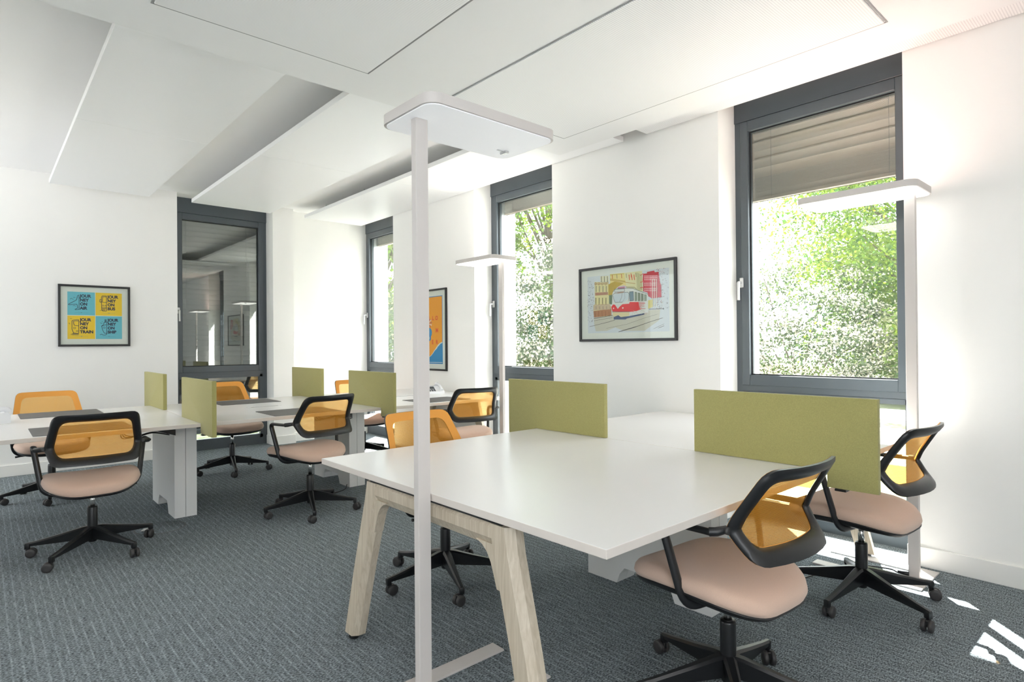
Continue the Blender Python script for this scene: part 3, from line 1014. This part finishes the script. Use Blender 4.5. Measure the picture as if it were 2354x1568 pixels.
# ------------------------------------------------------------------ pictures
class Art:
    """flat printed sheet: polygons in (u, v) mapped on the wall; one mesh, one material per ink"""
    def __init__(self, to):
        self.to = to; self.bm = B(); self.mats = []; self.names = {}; self.z = 0.0
    def ink(self, rgb):
        if rgb not in self.names:
            self.names[rgb] = len(self.mats); self.mats.append(mat('ink_%d_%d_%d' % rgb, rgb, .7, spec=.2))
        return self.names[rgb]
    def poly(self, pts, rgb, d=None):
        self.z += .000008
        v = [self.bm.verts.new(self.to(p[0], p[1], (self.z if d is None else d))) for p in pts]
        try:
            f = self.bm.faces.new(v); f.material_index = self.ink(rgb)
        except Exception:
            pass
    def rect(self, u0, v0, u1, v1, rgb): self.poly([(u0, v0), (u1, v0), (u1, v1), (u0, v1)], rgb)
    def line(self, pts, w, rgb):
        for (a, b_) in zip(pts, pts[1:]):
            dx, dy = b_[0]-a[0], b_[1]-a[1]; L_ = math.hypot(dx, dy) or 1; nx, ny = -dy/L_*w/2, dx/L_*w/2
            self.poly([(a[0]+nx, a[1]+ny), (b_[0]+nx, b_[1]+ny), (b_[0]-nx, b_[1]-ny), (a[0]-nx, a[1]-ny)], rgb)
    def circ(self, c, r, rgb, ry=None, n=18):
        self.poly([(c[0]+r*math.cos(2*PI*k/n), c[1]+(ry or r)*math.sin(2*PI*k/n)) for k in range(n)], rgb)
    def ringc(self, c, r, w, rgb, n=18, ry=None):
        self.line([(c[0]+r*math.cos(2*PI*k/n), c[1]+(ry or r)*math.sin(2*PI*k/n)) for k in range(n+1)], w, rgb)
    def text(self, s, u, v, size, rgb, bold=.0, sx=1.0):
        cu = D.curves.new('txt', 'FONT'); cu.body = s; cu.size = size; cu.offset = bold; cu.resolution_u = 4
        o = D.objects.new('txt', cu); COL.objects.link(o)
        dg = bpy.context.evaluated_depsgraph_get(); me = D.meshes.new_from_object(o.evaluated_get(dg))
        D.objects.remove(o); self.z += .00002
        vs = [self.bm.verts.new(self.to(u+vv.co.x*sx, v+vv.co.y, self.z)) for vv in me.vertices]
        k = self.ink(rgb)
        for p in me.polygons:
            try:
                f = self.bm.faces.new([vs[i] for i in p.vertices]); f.material_index = k
            except Exception: pass
        D.meshes.remove(me)
    def build(self, name, parent):
        return obj(name, self.bm, self.mats, parent)


def picture(label, w, h, to, border=.021, depth=.022):
    """to(u, v, d): u 0..w, v 0..h, d out of the wall"""
    t = thing('framed_picture', label, 'picture', (0, 0, 0), 0, 'framed pictures on the walls')
    f = B()
    for a, c in (((0, 0), (w, border)), ((0, h-border), (w, h)), ((0, border), (border, h-border)), ((w-border, border), (w, h-border))):
        bx(f, to(a[0], a[1], 0.001), to(c[0], c[1], depth), .0015, 1)
    obj('picture_frame', f, M['pframe'], t)
    g = B(); bx(g, to(border, border, .002), to(w-border, h-border, .008)); obj('mount_board', g, M['matboard'], t)
    g = B(); bx(g, to(border, border, .0150), to(w-border, h-border, .0165)); obj('picture_glass', g, M['pglass'], t)
    return t

INK = (62, 64, 84)
# --- four-square journey print on the end wall
toJ = lambda u, v, d: (.578+u, YB-d, 1.234+v)
t = picture('framed print of four blue and yellow travel squares with JOURNEY lettering', .612, .626, toJ)
A = Art(lambda u, v, d: (.654+u, YB-.0084-d, 1.310+v))
W_, H_ = .463, .478
q = .229; qh = .236
A.rect(0, H_-qh, q, H_, (112, 190, 206)); A.rect(W_-q, H_-qh, W_, H_, (240, 200, 60))
A.rect(0, 0, q, qh, (240, 200, 60)); A.rect(W_-q, 0, W_, qh, (112, 190, 206))
def block(u0, v0, words):
    for i, s in enumerate(words):
        A.text(s, u0+.103, v0+qh-.054-.041*i, .041, INK, .0021, .93)
    A.line([(u0+.06, v0+.026), (u0+.17, v0+.026)], .0012, (96, 130, 150)); A.circ((u0+.115, v0+.026), .006, (96, 130, 150), .003)
block(0, H_-qh, ['JOUR', 'NEY', 'ON', 'AIR']); block(W_-q, H_-qh, ['JOUR', 'NEY', 'ON', 'BUS'])
block(0, 0, ['JOUR', 'NEY', 'ON', 'TRAIN']); block(W_-q, 0, ['JOUR', 'NEY', 'ON', 'SHIP'])
lw = .0046
def S(u0, v0, pts, w=lw): A.line([(u0+a, v0+b_) for a, b_ in pts], w, INK)
u0, v0 = 0, H_-qh   # aeroplane half
S(u0, v0, [(.096, .055), (.096, .185), (.092, .205), (.083, .195), (.076, .160), (.070, .150), (.008, .108), (.010, .102), (.040, .106), (.078, .110), (.084, .080), (.082, .070), (.062, .058), (.064, .054), (.096, .058)])
S(u0, v0, [(.022, .158), (.032, .170), (.042, .160), (.052, .158)], .003); S(u0, v0, [(.048, .176), (.056, .180), (.066, .174)], .003); S(u0, v0, [(.044, .092), (.056, .096), (.070, .090)], .003)
u0, v0 = W_-q, H_-qh  # bus half
S(u0, v0, [(.094, .048), (.060, .048), (.052, .060), (.050, .190), (.058, .206), (.094, .206), (.094, .048)]); S(u0, v0, [(.094, .138), (.058, .138), (.062, .196), (.094, .196)])
S(u0, v0, [(.050, .165), (.038, .168), (.036, .142), (.044, .136), (.050, .150)]); S(u0, v0, [(.052, .088), (.094, .088)]); S(u0, v0, [(.052, .074), (.094, .074)]); S(u0, v0, [(.064, .048), (.064, .074)]); S(u0, v0, [(.076, .048), (.076, .074)])
A.ringc((u0+.064, v0+.106), .007, .003, INK, 10, .004); A.ringc((u0+.084, v0+.106), .006, .003, INK, 10, .004); S(u0, v0, [(.036, .050), (.058, .058)], .003)
u0, v0 = 0, 0         # train half
S(u0, v0, [(.092, .058), (.050, .060), (.036, .100), (.036, .180), (.044, .190), (.092, .196), (.092, .058)]); S(u0, v0, [(.092, .134), (.056, .138), (.050, .160), (.050, .182), (.092, .184)])
A.ringc((u0+.058, v0+.112), .009, .003, INK, 12); S(u0, v0, [(.070, .084), (.088, .084)], .003); S(u0, v0, [(.070, .078), (.088, .078)], .003)
for k in range(4): S(u0, v0, [(.046-.004*k, .056-.005*k), (.092, .056-.005*k)], .0026)
S(u0, v0, [(.026, .044), (.050, .060)], .003); S(u0, v0, [(.022, .206), (.036, .204)], .003); S(u0, v0, [(.008, .160), (.018, .160), (.018, .148)], .003)
u0, v0 = W_-q, 0      # ship half
S(u0, v0, [(.094, .050), (.094, .176), (.072, .172), (.068, .150), (.050, .134), (.060, .090), (.074, .060), (.094, .060)]); S(u0, v0, [(.050, .134), (.094, .150)])
for k in range(4): S(u0, v0, [(.078+.005*k, .176), (.078+.005*k, .204)], .003)
A.ringc((u0+.074, v0+.118), .008, .003, INK, 12); S(u0, v0, [(.036, .044), (.050, .050), (.062, .042), (.076, .040), (.090, .044), (.094, .060)]); S(u0, v0, [(.040, .170), (.048, .160), (.058, .166)], .003); S(u0, v0, [(.052, .184), (.060, .178)], .003)
A.build('print_sheet', t)

# --- tram picture on the pier: u runs left to right as seen (towards -y)
toT = lambda u, v, d: (XW-d, 3.378-u, 1.236+v)
t = picture('framed watercolour of a red and white tram in a street', .945, .611, toT, .02)
A = Art(lambda u, v, d: (XW-.0084-d, 3.29-u, 1.305+v))
PW, PH = .79, .47
A.rect(0, 0, PW, PH, (212, 216, 220))
# the sheet drawn in photo crop units: x 215..1555, y 400..1320 (left) and 255..1300 (right)
def Q(x, y):
    a = (x-218)/(1555-218); a = min(1, max(0, a))
    top = 400+(255-400)*a; bot = 1325+(1303-1325)*a
    return (a*PW, PH*(1-(y-top)/(bot-top)))
def QP(pts, rgb): A.poly([Q(*p) for p in pts], rgb)
def QL(pts, w, rgb): A.line([Q(*p) for p in pts], w, rgb)
R_ = random.Random(3)
TAN = (205, 200, 184); YEL = (226, 214, 160); OCH = (186, 156, 62); RED = (206, 48, 52); CRM = (222, 216, 190); BRN = (150, 96, 70); DRK = (62, 62, 66); GRN = (110, 126, 96)
QP([(330, 1070), (660, 1020), (1240, 950), (1420, 940), (1400, 1120), (1180, 1290), (850, 1290), (700, 1230), (560, 1285), (360, 1290), (330, 1170)], TAN)
QP([(345, 480), (595, 480), (600, 870), (640, 880), (640, 1040), (330, 1060), (320, 860), (350, 850)], YEL)
QP([(450, 385), (600, 370), (605, 480), (450, 490)], (226, 220, 190))
QP([(620, 350), (860, 330), (880, 470), (900, 560), (620, 520)], (230, 212, 140))
QP([(860, 330), (1150, 300), (1160, 640), (900, 600)], (226, 218, 170))
QP([(590, 520), (700, 470), (850, 500), (760, 560), (680, 620), (650, 700), (590, 700)], OCH)
QP([(600, 700), (660, 690), (650, 850), (600, 850)], GRN)
QP([(355, 655), (580, 645), (585, 690), (355, 705)], (176, 128, 104))
QP([(320, 960), (640, 920), (640, 1030), (330, 1065)], (178, 124, 88))
QP([(320, 860), (620, 840), (630, 930), (320, 950)], (204, 182, 150))
for y in (500, 520): QL([(345, y), (595, y-12)], .003, BRN)
for i in range(4):
    x = 365+60*i
    QP([(x-12, 545), (x+12, 545), (x+10, 645), (x-10, 645)], (206, 196, 150)); QL([(x+14, 545), (x+12, 645)], .004, DRK)
    A.ringc(Q(x, 510), .010, .003, BRN, 8)
    QL([(x+2, 740), (x, 840)], .007, (110, 104, 70)); QL([(x-20, 850), (x+20, 848)], .003, BRN)
for i in range(3):
    x = 470+52*i; QL([(x, 385), (x+2, 470)], .006, (96, 90, 72)); QL([(x-16, 476), (x+18, 474)], .003, DRK)
for i in range(5):
    x = 350+62*i; QL([(x, 960), (x+4, 1050)], .003, (120, 74, 52)); QL([(x+20, 880), (x+22, 930)], .005, (150, 132, 120))
QL([(620, 430), (880, 470)], .006, OCH); QL([(620, 450), (1040, 510)], .004, (176, 130, 60)); QL([(620, 365), (860, 345)], .003, OCH)
for i in range(6):
    x = 660+78*i; QL([(x, 360-6*i), (x+4, 430-6*i)], .006, (150, 140, 96) if i % 2 else (200, 96, 60))
for i in range(3):
    x = 940+40*i; QL([(x, 360), (x+10, 450)], .008, (214, 92, 60))
for i in range(4):
    x = 1070+22*i; QL([(x, 330+10*i), (x+2, 620)], .0035, (120, 128, 84))
# red gridded building
QP([(1165, 350), (1400, 320), (1420, 480), (1440, 560), (1440, 740), (1300, 760), (1240, 720), (1230, 660), (1165, 640)], (196, 46, 62))
QP([(1225, 320), (1330, 300), (1360, 345), (1225, 350)], (196, 46, 62))
for r in range(9):
    y0 = 380+r*30
    if r in (3, 6): continue
    for c in range(9):
        x0 = 1182+c*23; 
        if x0 > 1400: continue
        QP([(x0, y0), (x0+13, y0-2), (x0+13, y0+14), (x0, y0+16)], (226, 190, 190))
QL([(1120, 375), (1170, 345), (1160, 480), (1120, 490)], .004, RED); QL([(1120, 580), (1180, 570)], .005, RED)
for i in range(3):
    x = 1310+30*i; QL([(x, 440), (x-2, 900)], .004, (232, 226, 206)); QL([(x+8, 440), (x+6, 900)], .0014, DRK)
for i in range(60):
    x = R_.uniform(1260, 1450); y = R_.uniform(740, 930); QL([(x, y), (x+R_.uniform(-8, 8), y+R_.uniform(4, 18))], .0022, R_.choice([(90, 84, 70), (206, 196, 110), (150, 60, 60), (140, 140, 130)]))
QP([(1240, 790), (1310, 770), (1310, 900), (1240, 930)], (214, 200, 120))
# tram body
QP([(668, 650), (700, 606), (760, 590), (940, 585), (1010, 592), (1130, 640), (1240, 690), (1240, 990), (1160, 1015), (940, 1050), (830, 1062), (700, 1060), (655, 1000), (640, 880), (655, 850)], (222, 222, 216))
QP([(750, 560), (860, 535), (910, 560), (870, 585), (755, 588)], (214, 200, 204)); QP([(755, 568), (870, 556), (870, 582), (755, 588)], (188, 120, 140))
QP([(700, 600), (865, 592), (865, 640), (700, 648)], (214, 216, 210))
QL([(700, 600), (865, 592), (865, 640), (700, 650), (700, 600)], .003, DRK); QP([(745, 655), (850, 640), (850, 658), (745, 672)], (206, 160, 130))
QP([(678, 690), (925, 650), (938, 700), (925, 760), (860, 815), (705, 815), (680, 760)], (206, 214, 218))
QL([(668, 690), (700, 668), (920, 650), (940, 680), (935, 760), (925, 800)], .0034, DRK); QL([(672, 700), (685, 770), (706, 818), (830, 814)], .003, DRK)
QL([(825, 662), (815, 740), (780, 810)], .0024, DRK); QL([(866, 660), (872, 740), (830, 812)], .0018, (110, 112, 116))
QP([(945, 645), (1010, 640), (1012, 790), (950, 795)], (120, 140, 150)); QL([(945, 645), (1010, 640), (1014, 790), (950, 797), (945, 645)], .003, DRK)
for i in range(4):
    x = 1030+50*i; QP([(x, 650+i*14), (x+36, 655+i*14), (x+36, 790), (x, 795)], (140, 150, 132)); QL([(x, 650+i*14), (x+36, 655+i*14), (x+36, 795), (x, 798)], .0022, (80, 76, 70))
QL([(668, 650), (700, 606), (760, 590), (940, 585), (1010, 592), (1130, 640), (1240, 690)], .0034, (90, 100, 108)); QL([(890, 566), (1030, 572), (1060, 600)], .004, (110, 110, 90))
QP([(640, 895), (670, 850), (705, 856), (750, 925), (790, 880), (830, 848), (940, 840), (950, 812), (1090, 815), (1100, 880), (1120, 940), (1060, 962), (960, 975), (660, 968)], (216, 44, 50))
for i in range(9):
    QL([(1090, 820+15*i), (1130+R_.uniform(0, 90), 826+14*i)], .0035, (214, 110, 110))
QL([(655, 975), (950, 972)], .0035, (40, 44, 60))
QP([(660, 980), (945, 978), (940, 1040), (830, 1058), (700, 1050), (664, 1030)], (222, 206, 160))
QP([(680, 1060), (730, 1040), (760, 1030), (800, 1060), (940, 1045), (1180, 1000), (1180, 1022), (900, 1085), (880, 1100), (680, 1100)], (70, 84, 120))
A.circ(Q(680, 915), .006, (236, 214, 206)); A.circ(Q(836, 910), .007, (236, 214, 206))
for i in range(40):
    x = R_.uniform(960, 1220); y = R_.uniform(950, 1030); QL([(x, y), (x+R_.uniform(4, 14), y-3)], .002, R_.choice([(206, 110, 110), (160, 150, 140), (206, 196, 170)]))
# rails and road strokes
for pts, w in (([(330, 1082), (660, 1030)], .004), ([(250, 1216), (560, 1148), (700, 1110)], .003), ([(330, 1120), (660, 1068)], .0022), ([(550, 1245), (900, 1180), (1180, 1080), (1380, 1020)], .0016),
               ([(760, 1305), (1000, 1240), (1250, 1150), (1460, 1080)], .004), ([(800, 1290), (1060, 1215)], .0024), ([(1250, 935), (1480, 930)], .004), ([(1320, 1260), (1480, 1180)], .002), ([(1390, 1250), (1480, 1210)], .003)):
    QL(pts, w, (96, 90, 84))
# ink spatter at both sides
for i in range(190):
    left = i % 2 == 0
    x = R_.uniform(222, 335) if left else R_.uniform(1380, 1550); y = R_.uniform(430, 1140) if left else R_.uniform(270, 960)
    k = R_.uniform(5, 15); QL([(x, y), (x+R_.uniform(-k, k), y+R_.uniform(-k, k)*1.6)], R_.uniform(.002, .005), R_.choice([(70, 72, 78), (90, 92, 98), (150, 120, 120), (110, 116, 122)]))
for i in range(26):
    x = R_.uniform(1240, 1480); y = R_.uniform(262, 330); QL([(x, y), (x+R_.uniform(-8, 8), y+R_.uniform(-8, 8))], .0024, (190, 70, 84))
A.build('print_sheet', t)

# --- orange and blue poster on the next pier (half behind the lamp pole)
toH = lambda u, v, d: (XW-d, 5.918-u, .932+v)
t = picture('tall framed orange and blue summer poster, half hidden by the near lamp pole', .61, .912, toH, .02)
A = Art(lambda u, v, d: (XW-.0084-d, 5.835-u, 1.008+v))
A.rect(0, 0, .445, .756, (60, 130, 186)); A.rect(.008, .018, .437, .748, (238, 160, 60))
A.poly([(.008, .018), (.437, .018), (.437, .245), (.40, .235), (.36, .215), (.33, .19), (.30, .165), (.27, .14), (.24, .11), (.20, .085), (.12, .07), (.06, .075), (.008, .06)], (222, 226, 218))
A.poly([(.008, .018), (.437, .018), (.437, .232), (.40, .222), (.37, .20), (.35, .19), (.33, .168), (.29, .145), (.26, .118), (.22, .09), (.18, .07), (.12, .058), (.06, .06), (.008, .045)], (72, 142, 192))
A.rect(.008, .012, .437, .019, (200, 214, 220))
RD = (222, 96, 64)
for s, uu, vv in (('H', .05, .49), ('E', .115, .49), ('L', .18, .49), ('L', .245, .49), ('O', .305, .49), ('M', .312, .352), ('R', .316, .222), ('E', .235, .222)):
    A.text(s, uu, vv, .062, RD, .003)
# beach ball and umbrella: stripes and blue discs
for k in range(5):
    a0 = math.radians(-60+30*k); A.poly([(.165, .455), (.165+.075*math.cos(a0), .455+.06*math.sin(a0)), (.165+.075*math.cos(a0+.3), .455+.06*math.sin(a0+.3))], (232, 200, 190) if k % 2 else (190, 110, 96))
A.circ((.185, .35), .055, (72, 142, 192)); A.circ((.185, .29), .035, (60, 130, 186)); A.circ((.178, .29), .018, (150, 196, 206))
A.build('print_sheet', t)


# ------------------------------------------------------------------ outside
def flat(name, x0, x1, y0, y1, z, m, label=None):
    b = B(); bx(b, (x0, y0, z-.05), (x1, y1, z)); o = struct(name, b, m)
    if label: o['label'] = label
GZ = -.12
flat('ground', XO, 60, -30, 60, GZ, M['grass'], 'lawn outside the windows')
flat('ground', -20, XO, 8.0, 60, GZ, M['grass'], 'lawn behind the end wall')
flat('terrace_or_added_strip', 7.3, 10.3, -30, 40, GZ+.012, M['path'], 'pale paved strip outside')
flat('terrace_or_added_strip', XO, 5.6, -30, 40, GZ+.012, M['path'], 'pale strip added along the facade to bounce light indoors')  # added reflector: throws sunlight up through the windows onto the ceiling
flat('footpath', 11.5, 13.2, -30, 60, GZ+.014, M['path'], 'pale footpath outside')


def leaf_mesh(name, centers, size, seed, material, parent, flop=1.0):
    """many small bent leaves as one crown mesh"""
    rg = np.random.default_rng(seed); n = len(centers)
    a = rg.normal(size=(n, 3)); a /= np.linalg.norm(a, axis=1)[:, None]
    c = rg.normal(size=(n, 3)); c -= a*(a*c).sum(1)[:, None]; c /= np.linalg.norm(c, axis=1)[:, None]
    nn = np.cross(a, c)
    s = size*rg.uniform(.6, 1.3, size=(n, 1))
    P0 = centers-a*s*.5; P2 = centers+a*s*.5
    P1 = centers+c*s*.28+nn*s*.08; P3 = centers-c*s*.28+nn*s*.08
    V = np.stack([P0, P1, P2, P3], 1).reshape(-1, 3)
    me = D.meshes.new(name); me.vertices.add(4*n); me.vertices.foreach_set('co', V.astype(np.float32).ravel())
    me.loops.add(4*n); me.loops.foreach_set('vertex_index', np.arange(4*n, dtype=np.int32))
    me.polygons.add(n); me.polygons.foreach_set('loop_start', np.arange(0, 4*n, 4, dtype=np.int32))
    me.update(calc_edges=True); me.materials.append(material)
    o = D.objects.new(name, me); COL.objects.link(o); o.parent = parent
    return o


def crown_points(rg, n, clumps, rc):
    k = rg.integers(0, len(clumps), n)
    return clumps[k] + rg.normal(size=(n, 3))*rc*np.array([1, 1, .6])


def tree(loc, h, r, seed, label, nclump, nleaf, size, m, low=.25, group='trees outside'):
    rg = np.random.default_rng(seed); rr = random.Random(seed)
    t = thing('tree', label, 'tree', (loc[0], loc[1], GZ), 0, group)
    u = rg.normal(size=(nclump, 3)); u /= np.linalg.norm(u, axis=1)[:, None]; u *= rg.uniform(.35, 1, size=(nclump, 1))**.6
    cz = h*(low+1)/2
    cl = u*np.array([r, r, h*(1-low)/2]) + np.array([0, 0, cz])
    b = B()
    tube(b, bez([(0, 0, 0), (.05, .08, h*.25), (-.05, .1, h*.5), (.1, 0, h*.8)], 5), [.13*(1-i/17) + .02 for i in range(16)], 8)
    obj('trunk', b, M['bark'], t)
    b = B()
    for i in range(min(nclump, 34)):
        e_ = Vector(cl[i]); z0 = max(h*.15, min(h*.7, e_.z*.55))
        s_ = Vector((0, .08, z0)); mid = s_.lerp(e_, .5)+Vector((rr.uniform(-.2, .2), rr.uniform(-.2, .2), rr.uniform(0, .35)))
        pts = bez([s_, mid, e_], 5); tube(b, pts, [.045*(1-k/len(pts)*.8) for k in range(len(pts))], 5)
    obj('branches', b, M['bark'], t)
    pts = crown_points(rg, nleaf, cl, r*.13)
    leaf_mesh('foliage', pts, size, seed+1, m, t)
    return t


def shrub(loc, h, r, seed, label, nleaf, size, m1, m2, frac, group='flowering shrubs outside'):
    rg = np.random.default_rng(seed)
    t = thing('shrub', label, 'shrub', (loc[0], loc[1], GZ), 0, group)
    nc = 60
    u = rg.normal(size=(nc, 3)); u /= np.linalg.norm(u, axis=1)[:, None]; u *= rg.uniform(.5, 1, size=(nc, 1))**.5
    cl = u*np.array([r, r, h*.5])+np.array([0, 0, h*.5])
    cl[:, 2] = np.maximum(cl[:, 2], .1)
    b = B(); rr = random.Random(seed)
    for i in range(14):
        e_ = Vector(cl[i]); tube(b, bez([(rr.uniform(-.15, .15), rr.uniform(-.15, .15), 0), e_*.5+Vector((0, 0, .1)), e_], 4), [.022]*4+[.014]*4+[.008], 5)
    obj('stems', b, M['bark'], t)
    n1 = int(nleaf*(1-frac)); pts = crown_points(rg, n1, cl, r*.13); pts[:, 2] = np.maximum(pts[:, 2], .02)
    leaf_mesh('foliage', pts, size, seed+1, m1, t)
    if frac > 0:
        out = cl[(u[:, 0] < .5)]
        pts = crown_points(rg, nleaf-n1, out*np.array([1.06, 1.06, 1.04]), r*.12); pts[:, 2] = np.maximum(pts[:, 2], .1)
        leaf_mesh('blossom', pts, size*.8, seed+2, m2, t)
    return t


tree((17.5, 3.4), 9.0, 4.3, 11, 'large bright green tree filling the right half of the nearest window', 150, 90000, .10, M['leafg'], .12)
tree((21.5, 5.6), 4.6, 3.2, 12, 'lower green tree behind the big one, left of its trunk', 80, 34000, .12, M['leafg'], .05)
tree((11.6, 11.3), 8.2, 2.6, 13, 'tall loose green tree seen in the window left of the tram picture', 60, 30000, .11, M['leafg'], .25)
tree((8.6, 15.0), 8.5, 3.6, 14, 'pale green tree seen in the window by the far corner', 60, 22000, .17, M['leafg'], .05)
shrub((14.6, 6.1), 3.1, 2.0, 21, 'white-flowering shrub at the lower left of the nearest window', 26000, .085, M['leafd'], M['blossom'], .55)
shrub((14.9, 2.9), 2.3, 1.6, 22, 'pale green shrub low behind the nearest window, left of the corner lamp', 16000, .09, M['leafg'], M['pinkb'], .35)
shrub((15.2, .9), 2.0, 1.5, 23, 'pale green shrub low behind the corner lamp pole', 9000, .09, M['leafg'], M['pinkb'], .3)
shrub((9.7, 9.2), 3.4, 1.7, 24, 'tall white-flowering shrub seen in the window left of the tram picture', 26000, .085, M['leafd'], M['blossom'], .5)
shrub((11.6, 10.2), 2.9, 1.3, 25, 'white-flowering shrub just right of the tall one in the second window', 14000, .085, M['leafd'], M['blossom'], .5)
shrub((6.6, 11.9), 2.6, 1.4, 26, 'green shrub low outside the far corner window', 9000, .09, M['leafd'], M['pinkb'], .3)
